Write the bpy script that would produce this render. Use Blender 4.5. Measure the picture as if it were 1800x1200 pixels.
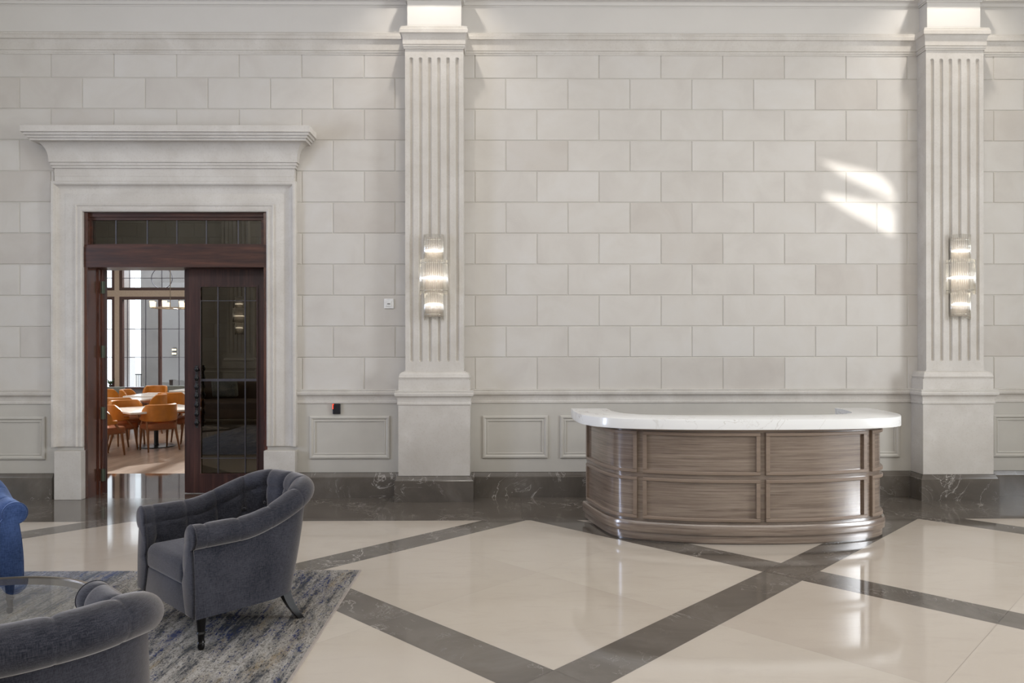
import bpy, bmesh, math, random
from mathutils import Vector, Matrix
random.seed(7)
PI = math.pi
SC = bpy.context.scene
COL = SC.collection
for o in list(bpy.data.objects): bpy.data.objects.remove(o)

# ------------------------------------------------------------------ camera, light, exposure
F, HZ, CAMH, CAMD, YAW, ROLL = 1310.0, 608.0, 1.4576, 7.2038, 0.0099, 0.0012
cam_d = bpy.data.cameras.new('camera'); cam = bpy.data.objects.new('camera', cam_d); COL.objects.link(cam)
cam_d.sensor_width = 36; cam_d.lens = F/1800*36; cam_d.shift_y = (HZ-600)/1800; cam_d.clip_start = .02
cam.matrix_world = Matrix.Translation((0, -CAMD, CAMH)) @ Matrix.Rotation(-YAW, 4, 'Z') @ Matrix.Rotation(PI/2, 4, 'X') @ Matrix.Rotation(-ROLL, 4, 'Z')
SC.camera = cam
vs = SC.view_settings; vs.view_transform = 'Standard'; vs.look = 'None'; vs.gamma = 1; vs.use_curve_mapping = False
vs.exposure = -0.21
SC.cycles.max_bounces = 10; SC.cycles.transparent_max_bounces = 24; SC.cycles.transmission_bounces = 10
SC.cycles.caustics_reflective = False; SC.cycles.caustics_refractive = False
SC.cycles.sample_clamp_indirect = 6
SC.render.film_transparent = False
w = bpy.data.worlds.new('world'); SC.world = w; w.use_nodes = True
bg = w.node_tree.nodes['Background']; bg.inputs[0].default_value = (.86, .93, 1, 1); bg.inputs[1].default_value = 2.7

def area(name, loc, rot, sx, sy, power, col=(1, 1, 1), spread=PI):
    d = bpy.data.lights.new(name, 'AREA'); d.shape = 'RECTANGLE'; d.size = sx; d.size_y = sy; d.energy = power; d.color = col; d.spread = spread
    o = bpy.data.objects.new(name, d); COL.objects.link(o); o.location = loc; o.rotation_euler = rot; return o
def spot(name, loc, target, power, angle, blend, radius, col=(1, 1, 1)):
    d = bpy.data.lights.new(name, 'SPOT'); d.energy = power; d.spot_size = angle; d.spot_blend = blend; d.shadow_soft_size = radius; d.color = col
    o = bpy.data.objects.new(name, d); COL.objects.link(o); o.location = loc
    o.rotation_euler = (Vector(target)-Vector(loc)).to_track_quat('-Z', 'Y').to_euler(); return o
CEIL, REAR, XL, XR = 5.6, -8.35, -8.6, 8.6
area('ceiling_light', (0, -4.5, CEIL-.03), (0, 0, 0), 13, 4.5, 180, (1, .972, .915))
area('added_front_fill', (.5, REAR+.12, 4.85), (PI/2-.6, 0, 0), 14, .9, 215, (1, .985, .94))  # unseen fill lamp added behind the camera to light the wall frontally
area('daylight_window_west', (XL+.15, -4.4, 2.4), (0, -PI/2, 0), 3.2, 1.5, 130, (.60, .70, 1), 1.9)
area('daylight_window_east', (XR-.15, -4.6, 2.4), (0, PI/2, 0), 3.2, 1.6, 270, (.93, .96, 1), 2.1)
for px_ in (-.70, 4.24):
    spot('ceiling_downlight', (px_, -.62, 5.45), (px_, -.30, 2.4), 84, 1.75, .8, .05, (1, .94, .86))
area('daylight_dining', (-4.5, 14.4, 6.0), (-PI/2+.62, 0, 0), 18, 3.0, 3000, (.94, .97, 1))
sd = bpy.data.lights.new('sun', 'SUN'); sd.energy = 14; sd.angle = .02; sd.color = (1, .97, .93); so_ = bpy.data.objects.new('sun', sd); COL.objects.link(so_); so_.rotation_euler = Vector((.03, -.94, -.342)).to_track_quat('-Z', 'Y').to_euler()
area('dining_ceiling_light', (-7.5, 6, 4.1), (0, 0, 0), 7, 8, 230, (1, .88, .74))
spot('reflected_sun', (1.6, -17.5, 3.4), (3.45, 0, 2.86), 15000, .16, .1, .055, (1, .98, .95))

# ------------------------------------------------------------------ survey helpers (image -> place)
_cy, _sy, _cr, _sr = math.cos(YAW), math.sin(YAW), math.cos(ROLL), math.sin(ROLL)
def ray(x, y):
    u, v = x-900, y-HZ
    u, v = u*_cr-v*_sr, u*_sr+v*_cr
    r = u/F
    return r*_cy+_sy, -r*_sy+_cy, -v/F
def at(x, y, Y=0.0):
    a, b, c = ray(x, y); t = (Y+CAMD)/b
    return a*t, CAMH+c*t
def AX(x, Y=0.0, y=600): return at(x, y, Y)[0]
def AZ(y, Y=0.0, x=900): return at(x, y, Y)[1]
def fl(x, y, Z=0.0):
    a, b, c = ray(x, y); t = (Z-CAMH)/c
    return a*t, b*t-CAMD

# ------------------------------------------------------------------ node helpers
MATS = {}
class NT:
    def __init__(s, name):
        s.m = bpy.data.materials.new(name); s.m.use_nodes = True; s.t = s.m.node_tree
        s.b = s.t.nodes['Principled BSDF']; s.out = s.t.nodes['Material Output']
    def n(s, typ, **kw):
        nd = s.t.nodes.new(typ)
        for k, v in kw.items():
            if k.startswith('i_'): nd.inputs[k[2:].replace('_', ' ')].default_value = v
            else: setattr(nd, k, v)
        return nd
    def l(s, a, b): s.t.links.new(a, b)
    def coord(s, scale=(1, 1, 1), kind='Object', rot=(0, 0, 0), isl=False):
        tc = s.n('ShaderNodeTexCoord'); mp = s.n('ShaderNodeMapping'); mp.inputs['Scale'].default_value = scale; mp.inputs['Rotation'].default_value = rot
        src = tc.outputs[kind]
        if isl:
            g = s.n('ShaderNodeNewGeometry'); vm = s.n('ShaderNodeVectorMath', operation='SCALE'); cb = s.n('ShaderNodeCombineXYZ')
            s.l(g.outputs['Random Per Island'], cb.inputs[0]); s.l(g.outputs['Random Per Island'], cb.inputs[1]); s.l(g.outputs['Random Per Island'], cb.inputs[2])
            s.l(cb.outputs[0], vm.inputs[0]); vm.inputs['Scale'].default_value = 57.0
            ad = s.n('ShaderNodeVectorMath', operation='ADD'); s.l(src, ad.inputs[0]); s.l(vm.outputs[0], ad.inputs[1]); src = ad.outputs[0]
        s.l(src, mp.inputs[0]); return mp.outputs[0]
    def noise(s, vec, scale, detail=4, rough=.55, dist=0.0):
        nd = s.n('ShaderNodeTexNoise'); nd.inputs['Scale'].default_value = scale; nd.inputs['Detail'].default_value = detail
        nd.inputs['Roughness'].default_value = rough; nd.inputs['Distortion'].default_value = dist; s.l(vec, nd.inputs['Vector']); return nd.outputs['Fac']
    def ramp(s, fac, stops, interp='LINEAR'):
        nd = s.n('ShaderNodeValToRGB'); cr = nd.color_ramp; cr.interpolation = interp
        while len(cr.elements) > 1: cr.elements.remove(cr.elements[-1])
        cr.elements[0].position = stops[0][0]; cr.elements[0].color = tuple(stops[0][1])+(1,)
        for p, c in stops[1:]:
            e = cr.elements.new(p); e.color = tuple(c)+(1,)
        s.l(fac, nd.inputs[0]); return nd.outputs[0]
    def mix(s, fac, a, b, mode='MIX'):
        nd = s.n('ShaderNodeMix', data_type='RGBA', blend_type=mode)
        if isinstance(fac, (int, float)): nd.inputs[0].default_value = fac
        else: s.l(fac, nd.inputs[0])
        for k, v in ((6, a), (7, b)):
            if isinstance(v, tuple): nd.inputs[k].default_value = v+(1,)
            else: s.l(v, nd.inputs[k])
        return nd.outputs[2]
    def math(s, op, a, b=0.0):
        nd = s.n('ShaderNodeMath', operation=op)
        for k, v in ((0, a), (1, b)):
            if isinstance(v, (int, float)): nd.inputs[k].default_value = v
            else: s.l(v, nd.inputs[k])
        return nd.outputs[0]
    def bump(s, h, strength=.3, dist=.01):
        nd = s.n('ShaderNodeBump'); nd.inputs['Strength'].default_value = strength; nd.inputs['Distance'].default_value = dist
        s.l(h, nd.inputs['Height']); s.l(nd.outputs[0], s.b.inputs['Normal'])
    def base(s, c, rough=.5, metal=0.0, **kw):
        if isinstance(c, tuple): s.b.inputs['Base Color'].default_value = c+(1,)
        else: s.l(c, s.b.inputs['Base Color'])
        s.b.inputs['Roughness'].default_value = rough; s.b.inputs['Metallic'].default_value = metal
        for k, v in kw.items(): s.b.inputs[k.replace('_', ' ')].default_value = v
        return s.m
def rnd_island(s):
    return s.n('ShaderNodeNewGeometry').outputs['Random Per Island']

def simple(name, c, rough=.5, metal=0.0, nscale=30, amt=.08, **kw):
    s = NT(name); v = s.coord(); n = s.noise(v, nscale, 3)
    lo = tuple(x*(1-amt) for x in c); hi = tuple(min(1, x*(1+amt)) for x in c)
    return s.base(s.ramp(n, [(.3, lo), (.7, hi)]), rough, metal, **kw)
def mat_blocks():
    s = NT('limestone_blocks'); r = rnd_island(s)
    c = s.ramp(r, [(0, (.47, .425, .38)), (.13, (.505, .465, .42)), (.2, (.56, .53, .49)), (.55, (.575, .545, .505)), (.8, (.60, .57, .53)), (.9, (.52, .485, .44)), (1, (.58, .555, .52))])
    v = s.coord((1, 1, 1), isl=True); n = s.noise(v, 2.6, 5, .55, .6); n2 = s.noise(s.coord((1.5, 1, 20)), 9, 4)
    c = s.mix(.55, c, s.ramp(n, [(.3, (.50, .465, .43)), (.5, (.57, .54, .50)), (.7, (.61, .59, .565))]))
    c = s.mix(s.math('MULTIPLY', n2, .12), c, (.42, .38, .33))
    s.bump(n2, .04, .004); return s.base(c, .55)
def mat_stone(name='limestone_trim', a=(.50, .465, .42), b=(.62, .59, .55)):
    s = NT(name); v = s.coord(); n = s.noise(v, 3.0, 6, .6, .5); f = s.noise(s.coord((1, 1, 1)), 60, 4, .7)
    c = s.ramp(n, [(.3, a), (.7, b)]); c = s.mix(s.math('MULTIPLY', s.ramp(f, [(.52, (0, 0, 0)), (.72, (1, 1, 1))]), .35), c, (.42, .37, .31))
    s.bump(f, .10, .003); return s.base(c, .55)
def mat_paint(): return simple('warm_white_paint', (.61, .585, .55), .6, nscale=2, amt=.02)
def mat_cream():
    s = NT('cream_marble'); v = s.coord(isl=True); n = s.noise(v, 1.2, 5, .5, .4); f = s.noise(s.coord((1, 3.2, 1), rot=(0, 0, .5), isl=True), 3.5, 8, .68, .5)
    c = s.ramp(n, [(.3, (.455, .398, .335)), (.7, (.545, .488, .42))]); c = s.mix(s.math('MULTIPLY', s.ramp(f, [(.5, (0, 0, 0)), (.72, (1, 1, 1))]), .45), c, (.38, .33, .275))
    c = s.mix(.5, c, s.ramp(rnd_island(s), [(0, (.46, .40, .34)), (1, (.545, .488, .42))]))
    return s.base(c, .075, Specular_IOR_Level=.5)
def mat_dark(name='grey_emperador_marble', veins=.75, rough=.08, brown=False):
    s = NT(name); v = s.coord(isl=True); n = s.noise(v, 1.6, 7, .62, .8)
    c = s.ramp(n, [(.25, (.060, .050, .041)), (.5, (.11, .095, .08)), (.75, (.20, .18, .158))])
    c = s.mix(.35, c, s.ramp(rnd_island(s), [(0, (.065, .054, .045)), (1, (.17, .15, .13))]))
    if brown: c = s.mix(.75, c, s.ramp(n, [(.3, (.030, .014, .009)), (.7, (.12, .062, .042))]))
    for sc, wd, k in ((2.3, .009, veins), (5.5, .008, veins*.6)):
        q = s.noise(v, sc, 6, .6, 1.3); d = s.math('ABSOLUTE', s.math('SUBTRACT', q, .5)); g = s.noise(v, sc*.6, 2)
        ln = s.math('MULTIPLY', s.ramp(d, [(0, (1, 1, 1)), (wd, (0, 0, 0))]), s.ramp(g, [(.52, (0, 0, 0)), (.66, (1, 1, 1))]))
        c = s.mix(s.math('MULTIPLY', ln, k), c, (.62, .58, .54))
    return s.base(c, rough, Specular_IOR_Level=.5)
def mat_wood(name, stops, scale=(1.2, 1.2, 26), rough=.4, kind='Object', rot=(0, 0, 0), sp=1.0, coat=0.0, bands=4.0, cior=1.5):
    s = NT(name); v = s.coord(scale, kind, rot); n = s.noise(v, sp, 8, .62, .35); n2 = s.noise(v, sp*bands, 5, .7)
    m = s.math('ADD', s.math('MULTIPLY', n, .7), s.math('MULTIPLY', n2, .3))
    s.bump(n2, .06, .003); s.b.inputs['Coat Weight'].default_value = coat; s.b.inputs['Coat Roughness'].default_value = .16; s.b.inputs['Coat IOR'].default_value = cior
    return s.base(s.ramp(m, stops), rough)
def mat_velvet(name, dark, light, sheen=(.6, .65, .72), sw=.5):
    s = NT(name)
    v = s.coord((45, 45, 520)); v2 = s.coord((520, 520, 40)); a = s.noise(v, 1.0, 4, .65); b = s.noise(v2, 1.0, 4, .65); n = s.noise(s.coord(), 5, 5)
    m = s.math('ADD', s.math('MULTIPLY', s.math('ADD', a, b), .38), s.math('MULTIPLY', n, .24))
    s.bump(m, .25, .002)
    s.b.inputs['Sheen Weight'].default_value = sw; s.b.inputs['Sheen Roughness'].default_value = .45; s.b.inputs['Sheen Tint'].default_value = sheen+(1,)
    return s.base(s.ramp(m, [(.43, dark), (.57, light)]), .85, Specular_IOR_Level=.2)
def mat_rug():
    s = NT('abstract_rug_pile')
    v = s.coord((5.5, 1.1, 1), rot=(0, 0, .12)); n = s.noise(v, 1.0, 7, .7, .5); fine = s.noise(s.coord((85, 42, 60)), 1.0, 5, .8)
    reg = s.noise(s.coord((1.1, .9, 1)), 1.0, 3)
    c = s.ramp(fine, [(.38, (.10, .092, .085)), (.49, (.31, .29, .265)), (.62, (.50, .475, .445))])
    def streak(off, lo, hi, col, k, seedscale):
        nonlocal c
        vv = s.coord((7+off, 1.6, 1), rot=(0, 0, .1+off*.03)); mpn = s.n('ShaderNodeVectorMath', operation='ADD'); s.l(vv, mpn.inputs[0]); mpn.inputs[1].default_value = (off*13.7, off*5.1, off)
        q = s.noise(mpn.outputs[0], seedscale, 7, .72, .4)
        q = s.math('ADD', q, s.math('MULTIPLY', s.math('SUBTRACT', fine, .5), 1.0))
        f = s.ramp(q, [(lo, (0, 0, 0)), (hi, (1, 1, 1))]); c = s.mix(s.math('MULTIPLY', f, k), c, col)
    streak(1, .55, .66, (.22, .155, .07), .75, 1.1)
    streak(2, .50, .60, (.025, .030, .040), .9, 1.5)
    streak(3, .575, .66, (.018, .030, .10), .9, 1.3)
    tc = s.n('ShaderNodeTexCoord'); sx = s.n('ShaderNodeSeparateXYZ'); s.l(tc.outputs['Object'], sx.inputs[0])
    # the woven design is bluer towards the far left end of the rug
    g = s.math('ADD', s.math('MULTIPLY', sx.outputs[0], -.42), s.math('MULTIPLY', sx.outputs[1], .28))
    f = s.ramp(s.math('ADD', s.math('ADD', g, .18), s.math('MULTIPLY', s.math('SUBTRACT', n, .5), 1.0)), [(.4, (0, 0, 0)), (.95, (1, 1, 1))])
    c = s.mix(s.math('MULTIPLY', f, .6), c, s.ramp(fine, [(.38, (.03, .05, .11)), (.55, (.22, .27, .38)), (.68, (.55, .58, .62))]))
    s.bump(fine, .6, .006); return s.base(c, .95, Specular_IOR_Level=.1)
def mat_quartz():
    s = NT('white_quartz_with_veins'); v = s.coord((1, 1, 1)); q = s.noise(v, 1.9, 5, .55, 1.0); d = s.math('ABSOLUTE', s.math('SUBTRACT', q, .5)); g = s.noise(v, 1.7, 2)
    ln = s.math('MULTIPLY', s.ramp(d, [(0, (1, 1, 1)), (.007, (0, 0, 0))]), s.ramp(g, [(.45, (0, 0, 0)), (.55, (1, 1, 1))]))
    c = s.mix(s.math('MULTIPLY', ln, .65), (.80, .80, .79), (.42, .38, .33)); return s.base(c, .12)
def mat_glass(name, tint=(1, 1, 1), alpha=.12, rough=.0, ior=1.5, gcol=(1, 1, 1)):
    """thin pane: mostly see-through with a Fresnel reflection"""
    s = NT(name); fr = s.n('ShaderNodeFresnel'); fr.inputs['IOR'].default_value = ior
    gl = s.n('ShaderNodeBsdfGlossy'); gl.inputs['Roughness'].default_value = rough; gl.inputs['Color'].default_value = gcol+(1,)
    tr = s.n('ShaderNodeBsdfTransparent'); tr.inputs['Color'].default_value = tint+(1,)
    mx = s.n('ShaderNodeMixShader'); gg = s.n('ShaderNodeNewGeometry'); s.l(s.math('MULTIPLY', s.math('MINIMUM', s.math('ADD', fr.outputs[0], alpha), 1.0), s.math('SUBTRACT', 1.0, gg.outputs['Backfacing'])), mx.inputs[0]); s.l(tr.outputs[0], mx.inputs[1]); s.l(gl.outputs[0], mx.inputs[2])
    s.l(mx.outputs[0], s.out.inputs['Surface']); return s.m
def mat_emit(name, col, strength):
    s = NT(name); e = s.n('ShaderNodeEmission'); e.inputs[0].default_value = col+(1,); e.inputs[1].default_value = strength
    s.l(e.outputs[0], s.out.inputs['Surface']); return s.m

M = dict(
    blocks=mat_blocks(), stone=mat_stone(), surround=mat_stone('limestone_surround', (.52, .485, .44), (.63, .60, .56)),
    paint=mat_paint(), cream=mat_cream(), dark=mat_dark(), skirt=mat_dark('grey_marble_skirting', 1.0, .14),
    wains=simple('wainscot_stone', (.50, .475, .43), .55, nscale=3, amt=.05),
    mahog=mat_wood('mahogany', [(.35, (.022, .007, .005)), (.5, (.052, .017, .010)), (.66, (.10, .036, .020))], (1.5, 1.5, 22), .40, coat=.06),
    mahog_v=mat_wood('mahogany_upright', [(.35, (.022, .009, .009)), (.5, (.045, .017, .015)), (.66, (.085, .034, .026))], (22, 22, 1.2), .32, coat=.35),
    jambwood=mat_wood('polished_mahogany_jamb', [(.35, (.035, .010, .006)), (.5, (.085, .026, .014)), (.66, (.15, .052, .028))], (22, 22, 1.2), .25, coat=1.0, cior=1.7),
    oak=mat_wood('ashen_walnut_veneer', [(.36, (.10, .068, .05)), (.47, (.175, .128, .097)), (.55, (.225, .172, .134)), (.68, (.29, .232, .187))], (1.6, 52, 1), .30, kind='UV', coat=1.0, cior=1.85),
    oakf=mat_wood('ashen_walnut_moulding', [(.3, (.185, .135, .10)), (.7, (.265, .203, .158))], (2, 30, 1), .36, kind='UV', coat=.25),
    slot=simple('dark_recess', (.03, .02, .012), .6),
    velvet=mat_velvet('grey_velvet', (.007, .0085, .016), (.043, .044, .057), (.86, .80, .75), .5),
    velvet_bluecast=mat_velvet('grey_velvet_blue_cast', (.020, .042, .12), (.062, .108, .26), (.5, .65, 1)),  # same grey velvet, with the blue daylight put into its colour
    ebony=simple('black_lacquered_wood', (.004, .0035, .0035), .3, Specular_IOR_Level=.3), rug=mat_rug(), rugedge=simple('rug_binding', (.34, .30, .27), .9),
    quartz=mat_quartz(), doorglass=mat_glass('door_glass', (.10, .085, .06), .08, gcol=(1, .92, .78)), transglass=mat_glass('transom_glass', (.10, .10, .09), .13, gcol=(1, .96, .86)),
    clear=mat_glass('clear_glass', (.97, .98, .98), .0), tableglass=mat_glass('table_glass', (.93, .95, .96), .0),
    rodglass=mat_glass('crystal_rod', (.95, .94, .91), .26, .22), lead=simple('lead_came', (.11, .105, .12), .35, .6),
    iron=simple('black_iron', (.008, .008, .009), .3, .3), bronze=simple('brushed_bronze', (.30, .26, .21), .3, .9), nickel=simple('nickel', (.55, .53, .48), .22, .95),
    led=mat_emit('led_plate', (1, .94, .84), 7), red=mat_emit('red_led', (1, .05, .025), 3), brasshinge=simple('aged_hinge', (.16, .19, .15), .4, .7),
    white=simple('white_plastic', (.78, .78, .77), .4), black=simple('black_plastic', (.015, .015, .02), .3),
    orange=simple('tan_leather', (.50, .18, .02), .42, nscale=8, amt=.15), tanseat=simple('brown_leather_seat', (.30, .10, .035), .5), chairwood=mat_wood('warm_beech', [(.3, (.20, .085, .035)), (.7, (.34, .15, .06))], (12, 12, 1.5), .4),
    tabletop=simple('pale_table_laminate', (.86, .82, .78), .18), dfloor=mat_wood('pale_timber_floor', [(.3, (.30, .23, .19)), (.7, (.48, .39, .33))], (6, .7, 1), .22),
    greyfab=simple('grey_green_fabric', (.17, .19, .18), .8), sky=None, facade=simple('grey_render', (.14, .133, .13), .8, nscale=2, amt=.1),
    winframe=simple('window_timber', (.055, .022, .016), .45), winpost=simple('cream_post', (.42, .35, .28), .5), dwall=simple('dining_plaster', (.34, .31, .28), .7),
    shade=mat_emit('lamp_shade_lit', (1, .80, .52), 2.2), leaf=simple('plant_leaf', (.03, .06, .02), .5), pot=simple('dark_pot', (.05, .04, .04), .4),
    leather=simple('brown_sofa_leather', (.10, .065, .045), .45, nscale=6, amt=.2), cushion=mat_velvet('patterned_cushion', (.05, .06, .05), (.42, .42, .36)),
    sconceplate=simple('warm_satin_plate', (.40, .35, .30), .4), brass=simple('brass', (.75, .52, .25), .2, 1.0))

# ------------------------------------------------------------------ mesh helpers
def link(name, me, mat=None, parent=None, smooth=False):
    o = bpy.data.objects.new(name, me); COL.objects.link(o)
    if mat:
        for m in (mat if isinstance(mat, (list, tuple)) else [mat]): me.materials.append(m)
    if parent: o.parent = parent
    if smooth is True:
        for p in me.polygons: p.use_smooth = True
    elif smooth:
        for p in me.polygons: p.use_smooth = True
        me.set_sharp_from_angle(angle=math.radians(smooth))
    return o
class G:
    def __init__(s): s.v = []; s.f = []; s.mi = []; s.uv = {}
    def add(s, vs_, fs_, mi=0):
        b = len(s.v); s.v += [tuple(p) for p in vs_]; s.f += [tuple(i+b for i in f) for f in fs_]; s.mi += [mi]*len(fs_); return s
    def box(s, x0, x1, y0, y1, z0, z1, mi=0, bev=0):
        if bev:
            vs_ = []
            b = bev
            for (X, Y, Z) in [(x, y, z) for x in (0, 1) for y in (0, 1) for z in (0, 1)]: pass
            bm = bmesh.new(); r = bmesh.ops.create_cube(bm, size=1)
            for v in bm.verts: v.co = Vector((x0+(v.co.x+.5)*(x1-x0), y0+(v.co.y+.5)*(y1-y0), z0+(v.co.z+.5)*(z1-z0)))
            bmesh.ops.bevel(bm, geom=bm.edges[:], offset=b, segments=2, affect='EDGES', profile=.5)
            bm.verts.ensure_lookup_table(); s.add([v.co[:] for v in bm.verts], [[v.index for v in f.verts] for f in bm.faces], mi); bm.free(); return s
        P = [(x0, y0, z0), (x1, y0, z0), (x1, y1, z0), (x0, y1, z0), (x0, y0, z1), (x1, y0, z1), (x1, y1, z1), (x0, y1, z1)]
        return s.add(P, [(0, 3, 2, 1), (4, 5, 6, 7), (0, 1, 5, 4), (1, 2, 6, 5), (2, 3, 7, 6), (3, 0, 4, 7)], mi)
    def lathe(s, prof, c=(0, 0, 0), n=24, mi=0, a0=0, a1=2*PI):
        full = abs(a1-a0-2*PI) < 1e-6; m = n if full else n+1; vs_ = []
        for r, z in prof:
            for i in range(m):
                a = a0+(a1-a0)*i/n; vs_.append((c[0]+r*math.cos(a), c[1]+r*math.sin(a), c[2]+z))
        fs_ = []
        for k in range(len(prof)-1):
            for i in range(n):
                j = (i+1) % m if full else i+1; fs_.append((k*m+i, k*m+j, (k+1)*m+j, (k+1)*m+i))
        if full and tuple(prof[0]) != tuple(prof[-1]):
            if prof[0][0] > 1e-6: fs_.append(tuple(reversed(range(m))))
            if prof[-1][0] > 1e-6: fs_.append(tuple(range((len(prof)-1)*m, len(prof)*m)))
        return s.add(vs_, fs_, mi)
    def tube(s, pts, rad, n=8, mi=0, closed=False, caps=True):
        P = [Vector(p) for p in pts]; N = len(P); R = rad if isinstance(rad, (list, tuple)) else [rad]*N; vs_ = []; up = None
        for i, p in enumerate(P):
            a = P[(i-1) % N] if (closed or i > 0) else p; b = P[(i+1) % N] if (closed or i < N-1) else p
            t = (b-a).normalized()
            if up is None: up = Vector((0, 0, 1)) if abs(t.z) < .9 else Vector((0, 1, 0))
            x = t.cross(up).normalized(); y = x.cross(t).normalized(); up = y
            for k in range(n):
                an = 2*PI*k/n; vs_.append(p+(x*math.cos(an)+y*math.sin(an))*R[i])
        fs_ = []
        for i in range(N if closed else N-1):
            j = (i+1) % N
            for k in range(n): fs_.append((i*n+k, i*n+(k+1) % n, j*n+(k+1) % n, j*n+k))
        if not closed and caps: fs_ += [tuple(reversed(range(n))), tuple(range((N-1)*n, N*n))]
        return s.add(vs_, fs_, mi)
    def prism(s, poly, z0, z1, mi=0):
        n = len(poly); vs_ = [(x, y, z0) for x, y in poly]+[(x, y, z1) for x, y in poly]
        fs_ = [tuple(reversed(range(n))), tuple(range(n, 2*n))]+[(i, (i+1) % n, n+(i+1) % n, n+i) for i in range(n)]
        return s.add(vs_, fs_, mi)
    def loft(s, rings, closed=True, caps=True, mi=0):
        n = len(rings[0]); vs_ = [p for r in rings for p in r]; fs_ = []
        for i in range(len(rings)-1):
            for k in range(n if closed else n-1): fs_.append((i*n+k, i*n+(k+1) % n, (i+1)*n+(k+1) % n, (i+1)*n+k))
        if caps and closed: fs_ += [tuple(reversed(range(n))), tuple(range((len(rings)-1)*n, len(rings)*n))]
        return s.add(vs_, fs_, mi)
    def build(s, name, mat, parent=None, smooth=False, fix=True):
        me = bpy.data.meshes.new(name); me.from_pydata(s.v, [], s.f)
        if any(s.mi):
            me.polygons.foreach_set('material_index', s.mi)
        if fix:
            bm = bmesh.new(); bm.from_mesh(me); bmesh.ops.recalc_face_normals(bm, faces=bm.faces[:]); bm.to_mesh(me); bm.free()
        me.update(); return link(name, me, mat, parent, smooth)
def empty(name, loc=(0, 0, 0), rz=0, parent=None):
    o = bpy.data.objects.new(name, None); COL.objects.link(o); o.location = loc; o.rotation_euler = (0, 0, rz); o.empty_display_size = .1
    if parent: o.parent = parent
    return o
def tag(o, label=None, cat=None, group=None, kind=None):
    for k, v in (('label', label), ('category', cat), ('group', group), ('kind', kind)):
        if v: o[k] = v
    return o
def copy_tree(o, parent=None):
    c = o.copy(); COL.objects.link(c)
    if parent: c.parent = parent; c.matrix_parent_inverse = o.matrix_parent_inverse.copy()
    for ch in list(o.children): copy_tree(ch, c)
    return c
def sweep_geo(g, path, prof, mi=0):
    """profile (out, z) swept along plan path with mitred corners; outward = right-hand side"""
    n = len(path); D = []
    for i in range(n-1):
        d = Vector((path[i+1][0]-path[i][0], path[i+1][1]-path[i][1])).normalized(); D.append(d)
    rings = []
    for i in range(n):
        a = D[max(i-1, 0)]; b = D[min(i, n-2)]; na = Vector((a.y, -a.x)); nb = Vector((b.y, -b.x)); m = (na+nb)
        m = m/max(m.dot(na), 1e-4)
        rings.append([(path[i][0]+m.x*o, path[i][1]+m.y*o, z) for o, z in prof])
    g.loft(rings, closed=True, caps=True, mi=mi)
def arc(p0, p1, n=6, bulge=1):
    """quarter-ellipse between two profile points; bulge +1 convex away, -1 concave"""
    r = []
    for i in range(n+1):
        t = i/n*PI/2
        if bulge > 0: r.append((p0[0]+(p1[0]-p0[0])*math.sin(t), p0[1]+(p1[1]-p0[1])*(1-math.cos(t))))
        else: r.append((p0[0]+(p1[0]-p0[0])*(1-math.cos(t)), p0[1]+(p1[1]-p0[1])*math.sin(t)))
    return r
def rrect(x0, x1, y0, y1, r, n=6):
    pts = []
    for cx, cy, a in ((x1-r, y0+r, -PI/2), (x1-r, y1-r, 0), (x0+r, y1-r, PI/2), (x0+r, y0+r, PI)):
        for i in range(n+1):
            t = a+PI/2*i/n; pts.append((cx+r*math.cos(t), cy+r*math.sin(t)))
    return pts
def cushion(g, x0, x1, y0, y1, z0, z1, rc=.06, re=.04, crown=.02, mi=0, n=8):
    """upholstered block: rounded plan, rounded edges, domed top"""
    rings = []
    def ring(ins, z): rings.append([(x, y, z) for x, y in rrect(x0+ins, x1-ins, y0+ins, y1-ins, max(rc-ins, .004))])
    for i in range(5): t = i/4*PI/2; ring(re*.6*(1-math.sin(t)), z0+re*.6*(1-math.cos(t)))
    for i in range(5): t = i/4*PI/2; ring(re*(1-math.cos(t)), z1-re+re*math.sin(t))
    cx, cy = (x0+x1)/2, (y0+y1)/2; last = rings[-1]
    for k in range(1, n+1):
        f = 1-k/n*.98; rings.append([(cx+(x-cx)*f, cy+(y-cy)*f, z1+crown*(1-f*f)) for x, y, _ in last])
    g.loft(rings, True, True, mi)

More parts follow.
